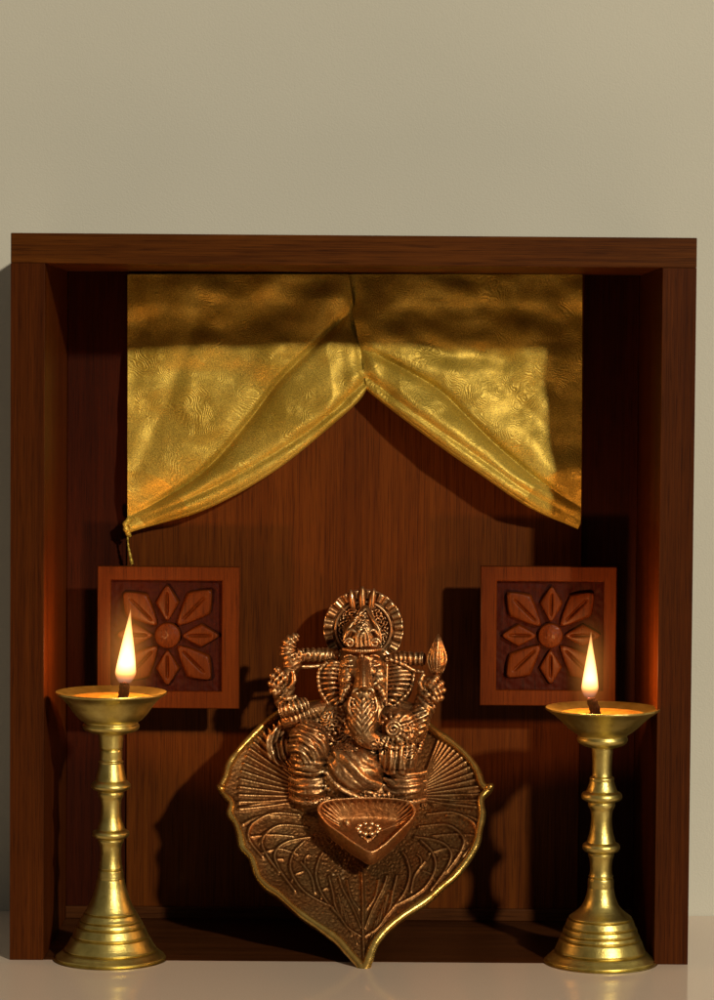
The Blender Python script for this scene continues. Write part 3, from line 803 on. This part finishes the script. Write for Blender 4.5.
# head
E(362,670,130,(26,28,22),fn=lambda nx,ny,nz: .7*rib(ny*14+nx*nx*6,.6) if nz>0 else 0,nu=90,nv=60)
E(351,661,120,(8.5,9,9)); E(372,661,122,(7.5,9,9))
for (x,y) in ((350,661),(374,661)):
    E(x,y,113,(3.6,2.2,3)); T([(x-6,y-4,113),(x,y-6,110),(x+6,y-3.5,113)],[1.1,1.4,1.0],n=10); T([(x-6,y+3.5,112),(x,y+5,110),(x+6,y+3,112)],[.9,1.2,.9],n=10)
T([(362,649,112),(361.5,658,108),(362,668,107)],[2.4,3.2,3.6])
# trunk, smooth and polished on top, ornamented below, curling to the coiled sweet
T([(363.5,660,108),(363.5,674,101),(363.5,690,97),(363,708,92),(363,724,89),(368,737,88),(380,741,90),(390,738,88)],[6,8,11.5,16.5,15.5,12,8.5,5.5])
T([(364,664,103),(364,672,94),(363.8,682,88.5),(363.5,690,84)],[2.6,3.8,4.2,4.8],flat=1.5)
for sgn in (-1,1):
    sp = []
    for k in range(16):
        a = k*.42; r = 4.6-.24*k; sp.append((363.5+sgn*(5.5+r*math.cos(a)), 692.5-r*math.sin(a), 84.5))
    G.append(tube([F(*p) for p in sp], 1.2, n=10))
    T([(363.5,697,80),(363+sgn*4,706,78.5),(363+sgn*10,713,79)],[1.4,1.5,1.2],n=10)
    T([(363.5,706,77.5),(363+sgn*5,716,76.5),(363+sgn*10,724,79)],[1.3,1.5,1.2],n=10)
    T([(363.5,716,76),(363+sgn*4,726,76),(363+sgn*7,734,78)],[1.2,1.4,1.1],n=10)
    T([(363+sgn*12,697,84),(363+sgn*14,708,82),(363+sgn*9,718,79)],[1.4,1.5,1.2],n=10)
    for q in range(7): E(363+sgn*(9.5+.5*math.sin(q*2)),699+q*3.1,79.5+abs(q-3)*.4,(1.5,1.2,1.6),nu=10,nv=8)
    # tusk and cheek
    T([(363+sgn*12,684,108),(363+sgn*19,692,104),(363+sgn*22,702,104)],[4.5,4,2],ribs=5,amp=.4)
    E(363+sgn*15,682,117,(9.5,17,10),fn=lambda nx,ny,nz: .6*rib(ny*9,.6))
T([(363.4,697,80),(363.2,712,76),(363,728,75.5)],[1.5,1.5,1.2],n=10)
T([(363.8,662,101),(363.6,674,88),(363.6,688,81)],[3.0,3.6,4.6],flat=1.2)
# ears: ribbed fans
def ear(pts, edge, n):
    for k in range(n):
        s = k/(n-1)
        a = spline(pts, s); b = spline(edge, s)
        T([(a[0],a[1],124),((a[0]+b[0])/2,(a[1]+b[1])/2-1.0,119),(b[0],b[1],123)],[1.7,2.0,1.6],n=10)
ear([(343,663),(342,675),(342,688),(344,700)],[(327,664),(320,673),(321,690),(331,708)],10)
ear([(384,663),(385,675),(385,688),(384,704)],[(404,663),(413,672),(410,688),(393,706)],11)
E(332,686,130,(14,22,9)); E(397,684,130,(16,22,9))
T([(327,662,121),(319,672,119),(320,690,119),(331,708,121)],[1.8,2,2,1.8],ribs=12,amp=.4,n=12)
T([(386,658,118),(400,663,117),(415,671,119)],[2,2.2,2]); T([(414,672,120),(410,690,119),(393,707,120)],[1.6,1.8,1.6],ribs=10,amp=.4)
T([(387,664,114),(386.5,684,112),(386,706,112)],[1.2,1.4,1.2],n=10)
# crown: hooded cone with scrolls
E(362,632,130,(19,16,17)); 
T([(366,606,132),(365,616,127),(363,628,124),(362,646,122)],[2.6,9,15.5,18.5],n=28)
T([(343,649,112),(352,650.5,104),(362,651,102),(372,650.5,104),(381,649,112)],[1.8,2,2,2,1.8],ribs=20,amp=.35)
T([(366,608,122),(356,619,112),(348,630,107),(344,640,108)],[1.2,1.7,1.7,1.3],n=10)
T([(366,608,122),(373,619,112),(379,630,108),(381,642,110)],[1.2,1.7,1.7,1.3],n=10)
for (x,y,s_,r0) in ((349.5,643,-1,5.2),(375,643,1,5.0)):
    sp = []
    for k in range(22):
        a = k*.42; r = r0*(1-k/26); sp.append((x+s_*r*math.cos(a), y-r*math.sin(a), 103.5))
    G.append(tube([F(*p) for p in sp], 1.15, n=10))
T([(357,647,103),(357.5,636,103),(362,628,104),(367,633,103.5),(369.5,646,103)],[1.6,1.9,2.0,1.9,1.6],n=12)
T([(361,647,102),(361.5,637,101.5),(364,633,102),(366,646,102)],[1.2,1.4,1.4,1.2],n=10)
T([(346,636,107),(351,630,105),(357,633,103.5)],[1.4,1.6,1.4],n=10); T([(379,636,108),(374,630,105),(369,632,104)],[1.4,1.6,1.4],n=10)
for q in range(6): E(363+rng.uniform(-5,5),620+rng.uniform(-5,5),112,(1.2,1.2,1.5),nu=10,nv=8)
# upper arms as horizontal ribbed bars, and shoulders
T([(340,657,136),(320,655,130),(300,655,124)],[7.2,7.2,7.0],ribs=8,amp=.8)
T([(338,663,130),(318,666,126),(302,667,122)],[2,2.4,2])
T([(384,662,136),(402,659,131),(424,659,124)],[7.4,7.4,7.0],ribs=8,amp=.8)
T([(392,668,130),(408,670,126),(424,672,122)],[2,2.4,2],ribs=8,amp=.3)
# raised hook on the viewer's left
T([(302,653,122),(293,659,120),(287.5,652,120),(290,642,120),(298,635,121)],[6,7.5,8.5,7.5,3],ribs=9,amp=.9,flat=.8)
# viewer's left hand: palm and five fingers of their own length
E(283,688,115,(12,15,8)); E(288,676,118,(8,10,7))
for (x1,y1,x2,y2) in ((284,677,275.5,668.5),(279,681,271,675),(276,686,269,682.5),(276,692,270.5,690)):
    T([((x1+286)/2,(y1+688)/2,110),(x1,y1,106),(x2,y2,110)],[4.2,4.0,3.0],ribs=4,amp=.6,n=12)
T([(290,688,109),(294,680,106),(293,671,108)],[3.2,2.9,2],n=12)
T([(281,697,108),(288,699,106),(296,696,108)],[2,2.4,2],n=10)
E(291,670,122,(8,8,7),fn=lambda nx,ny,nz: .9*rib(nx*8+ny*6,.6))
# ribbed cuff, forearm and elbow down to the knee
T([(281,711,112),(294,708,108),(307,704,114)],[7.4,8.4,7.4],ribs=8,amp=1.0)
T([(284,722,116),(297,718,112),(310,712,118),(326,708,128)],[7.5,9,9.5,9])
T([(290,700,118),(300,712,120),(318,722,126)],[8,11,12])
# shawl folds outside the viewer's left knee
for k in range(6):
    T([(288-k*1.0,722+k*2,124),(275-k*1.3,730+k*4,120),(268+k*1.6,746+k*3,118),(280+k*1.5,768,122)],[1.8,2.2,2.2,1.6],n=10)
E(279,750,130,(12,20,8))
# viewer's right: lotus bud, hand, forearm
T([(437,676,118),(437.5,664,114),(437,650,113),(438,636,116)],[3,8.8,7.6,1.2],n=24,flat=.75)
for k in range(7):
    a = -1+2*k/6
    T([(437+a*5,673,110+abs(a)*3),(437+a*9.0,659,106+abs(a)*6),(438+a*3.5,642,109+abs(a)*2),(438.3,634,115)],[1.0,1.4,1.2,.8],n=8)
E(430,691,115,(13,15,8)); E(424,700,116,(9,9,7))
for (x1,y1,x2,y2) in ((432,683,438,676),(436,688,443,682),(437,693,445,689),(436,699,443,697)):
    T([((x1+428)/2,(y1+692)/2,109),(x1,y1,105),(x2,y2,108)],[4.2,4.0,3.0],ribs=4,amp=.6,n=12)
T([(422,690,109),(420,682,106),(424,674,107)],[3.2,2.9,2.0],n=12)
E(427,695,105,(3.5,3,2.5))
T([(434,706,112),(424,714,108),(413,708,112)],[3,3.4,3],ribs=8,amp=.7)
T([(427,706,114),(420,716,110),(416,728,112),(412,738,116)],[10,11,11,10],ribs=6,amp=.6)
T([(414,712,122),(400,708,128),(388,704,134)],[9,9,8])
T([(430,712,116),(424,732,116),(418,752,116)],[3,3.2,3],ribs=14,amp=.5)
# masses that carry the relief
E(311,790,108,(23,26,22)); E(404,790,108,(23,26,22)); E(361,790,110,(40,22,24)); E(330,735,132,(24,22,18)); E(394,735,132,(22,24,18))
E(312,786,97,(19,18,15)); E(405,786,97,(19,18,15)); E(351,790,100,(30,14,18)); E(283,700,118,(9,10,8)); E(326,655,132,(13,7.5,9)); E(400,658,132,(13,7.5,9)); E(413,716,124,(14,12,11)); E(303,716,124,(14,9,10)); E(424,706,118,(11,12,10)); E(292,664,122,(10,11,8))
fig = remeshed(G, .64, 1)
_n = len(fig.vertices); _co = np.empty(_n*3); fig.vertices.foreach_get('co', _co); _co = _co.reshape(-1,3)
_no = np.empty(_n*3); fig.vertices.foreach_get('normal', _no); _no = _no.reshape(-1,3)
# engraved relief: each zone = (x, y, rx, ry, kind, a, b, wavelength, depth) in the figure's own front plane
ZN = [(319,654,22,8,'bar',1,.15,5.0,.7), (405,658,20,8,'bar',1,-.1,5.0,.7), (309,744,21,24,'arc',296,768,5.2,1.15), (311,782,22,18,'arc',311,700,6.6,1.0), (352,771,33,27,'arc',404,724,9.0,.85),
      (400,728,19,19,'ray',393,729,15,1.0), (399,757,21,19,'bar',1,.08,5.2,1.15), (405,784,22,17,'arc',405,690,6.4,1.0),
      (363,716,16,20,'vee',363.5,1.1,5.6,.75), (333,727,16,18,'cell',0,0,4.2,1.3), (382,748,12,9,'cell',0,0,3.6,1.2), (350,744,18,9,'cell',0,0,3.6,1.2), (413,742,10,22,'cell',0,0,4.0,1.1),
      (285,690,17,18,'bar',.75,.66,5.2,.6), (429,692,16,18,'bar',.72,-.7,5.2,.6), (422,722,12,16,'bar',.4,.9,4.6,1.0),
      (297,655,14,20,'bar',.45,.9,5.0,.5), (279,748,14,22,'arc',310,745,5.0,1.0), (304,716,20,9,'bar',.9,-.3,4.6,.9),
      (347,678,8,18,'cell',0,0,4.0,.4), (378,678,8,18,'cell',0,0,4.0,.4), (362,620,9,12,'cell',0,0,3.4,.9), (363,803,62,6,'cell',0,0,3.6,.9)]
_k = (CD+115)/CD
for i in range(_n):
    c = Vector(_co[i]); e = 0.
    if _no[i][1] < .25:
        # front-plane coordinates in the same numbering as the zones
        kk = (CD+c.y)/CD; px = 354+(c.x-.5)/kk; py = 370+(597-c.z)/kk+(px-357)*.0068-1.0
        for (zx, zy, rx, ry, kind, a, b, wl, dp) in ZN:
            q = ((px-zx)/rx)**2+((py-zy)/ry)**2
            if q >= 1: continue
            m = min(1, (1-q)*3)*dp
            wv = .8*noise.noise(Vector((px/9, py/9, zx)))*wl*.22
            if kind == 'arc': v = math.sin(2*PI*(math.hypot(px-a, py-b)+wv)/wl)
            elif kind == 'ray': v = math.sin(wl*math.atan2(py-b, px-a))*min(1, max(0, math.hypot(px-a, py-b)-9)/3)
            elif kind == 'bar': v = math.sin(2*PI*(px*a+py*b+wv)/wl)
            elif kind == 'vee': v = math.sin(2*PI*(abs(px-a)*b+py*.8+wv*.5)/wl)
            else: v = 1-3.0*abs(noise.noise(Vector((px/wl, py/wl, c.y/wl))))*1.5
            e += m*(v if v > 0 else v*.8)*.62
    k = noise.noise(c/3.4); k2 = noise.noise(c/1.9+Vector((9,2,4)))
    _co[i] += _no[i]*(e+(.5-1.6*abs(k))*.16+k2*.10)
fig.vertices.foreach_set('co', _co.ravel()); fig.update()
link_scaled('figure', fig, M['cast'], idol, IO)

# --- small bowl in front
bc = F(367, 824, 62)
rimpts = [(317.5,811),(321,803),(332,800),(350,798.5),(368,798),(386,798.5),(402,800),(412,803),(416,811),(412,820),(399,833),(385,846),(371.5,853.5),(358,847),(342,836),(326,824)]
# the rim's own plane rises towards the back
brim_n = Vector((0,-math.sin(math.radians(40)),math.cos(math.radians(40)))).normalized()
br0 = F(371.5,853,16)
RP = [FP(x, y, br0, brim_n) for x, y in rimpts]
nb_ = len(RP); NB = 16; dense = []
for i in range(nb_):
    q = [RP[(i+k) % nb_] for k in (-1,0,1,2)]
    for k in range(NB):
        t_ = k/NB
        dense.append(.5*(2*q[1]+(-q[0]+q[2])*t_+(2*q[0]-5*q[1]+4*q[2]-q[3])*t_*t_+(-q[0]+3*q[1]-3*q[2]+q[3])*t_**3))
cenb = sum(dense, Vector())/len(dense)
low = F(368, 858, 44)                       # outer lowest point region
V = []; prof_n = 44; ND = len(dense)
for i, p in enumerate(dense):
    ang = i/ND
    topside = p.z > cenb.z+2
    for j in range(prof_n):
        s = j/(prof_n-1)
        if s < .5:                      # inside: centre to rim
            r = s/.5
            q = cenb+(p-cenb)*r*.94*(1-(.045*rib(i*2*PI/ND*36, .6)*min(1,(r-.5)*6)*min(1,(1-r)*6) if topside and r > .5 else 0))
            dep = 22*(1-r**3.0)
            if topside and r > .45: dep -= 1.0*rib(i*2*PI/ND*36, .6)*min(1,(r-.45)*5)*min(1,(1-r)*6)
            dep -= 1.5*noise.noise(q/2.6)*min(1,(1-r)*5); dep -= 1.6*math.sin(r*30)*(1 if r < .55 else 0)
            V.append(q-brim_n*dep)
        else:                           # over the lip and down the outside
            r = (s-.5)/.5
            if r < .2: a = r/.2*PI; q = cenb+(p-cenb)*(.97-.03*math.cos(a)); V.append(q+brim_n*1.8*math.sin(a))
            else:
                k_ = (r-.2)/.8
                sh = 1-.22*k_**1.5 if k_ < .8 else 1-.22*.8**1.5-(k_-.8)*3.2; q = cenb+(p-cenb)*max(.05, sh); V.append(q+Vector((0,3*k_,-22*min(k_,.8)**.85-4*max(0,k_-.8))))
Fb = gridfaces(ND, prof_n, True)
part('offering_bowl', V, Fb, M['bowl'], idol, IO)
v = []
for q in range(10):
    a = 2*PI*q/10; c = cenb-brim_n*18+Vector((11*math.cos(a), -0.0, 0))+brim_n.cross(Vector((1,0,0)))*(7*math.sin(a)); v.append(ell(c, (3.2,2.8,2.8), nu=14, nv=10))
v.append(ell(cenb-brim_n*17, (5,3.5,3.5))); v.append(ell(cenb-brim_n*14+Vector((-22,4,2)), (3.6,5,3),roll=.4)); 
part('bowl_flower', *join(v), M['cast'], idol, IO)

# ---------------------------------------------------------------- light
w_ = bpy.data.worlds.new('World'); sc.world = w_; w_.use_nodes = True
bg = w_.node_tree.nodes['Background']; bg.inputs['Strength'].default_value = .085
_n = w_.node_tree; _tc = N(_n,'ShaderNodeTexCoord'); _sp = N(_n,'ShaderNodeSeparateXYZ'); L(_n,_tc.outputs['Generated'],_sp.inputs[0])
_r = ramp(_n,_sp.outputs['Z'],[(0,(.30,.22,.15)),(.12,(.55,.46,.36)),(.62,(1.5,1.32,1.05)),(.85,(2.2,1.95,1.6))]); L(_n,_r.outputs[0],bg.inputs['Color'])
def area(name, loc, target, size, energy, col):
    ld = bpy.data.lights.new(name, 'AREA'); ld.shape = 'DISK'; ld.size = size; ld.energy = energy; ld.color = col
    o = bpy.data.objects.new(name, ld); C.objects.link(o); o.location = loc
    o.rotation_euler = (Vector(target)-Vector(loc)).to_track_quat('-Z','Y').to_euler(); return o
# the room lamp, up and to the right of the camera
area('room_lamp', (1.85, -3.2, 1.68), (0,.05,.2), .165, 128, (1,.87,.655))

sc.render.engine = 'CYCLES'
sc.view_settings.view_transform = 'Standard'; sc.view_settings.look = 'None'; sc.view_settings.exposure = 0; sc.view_settings.gamma = 1
sc.cycles.volume_step_rate = 1.0
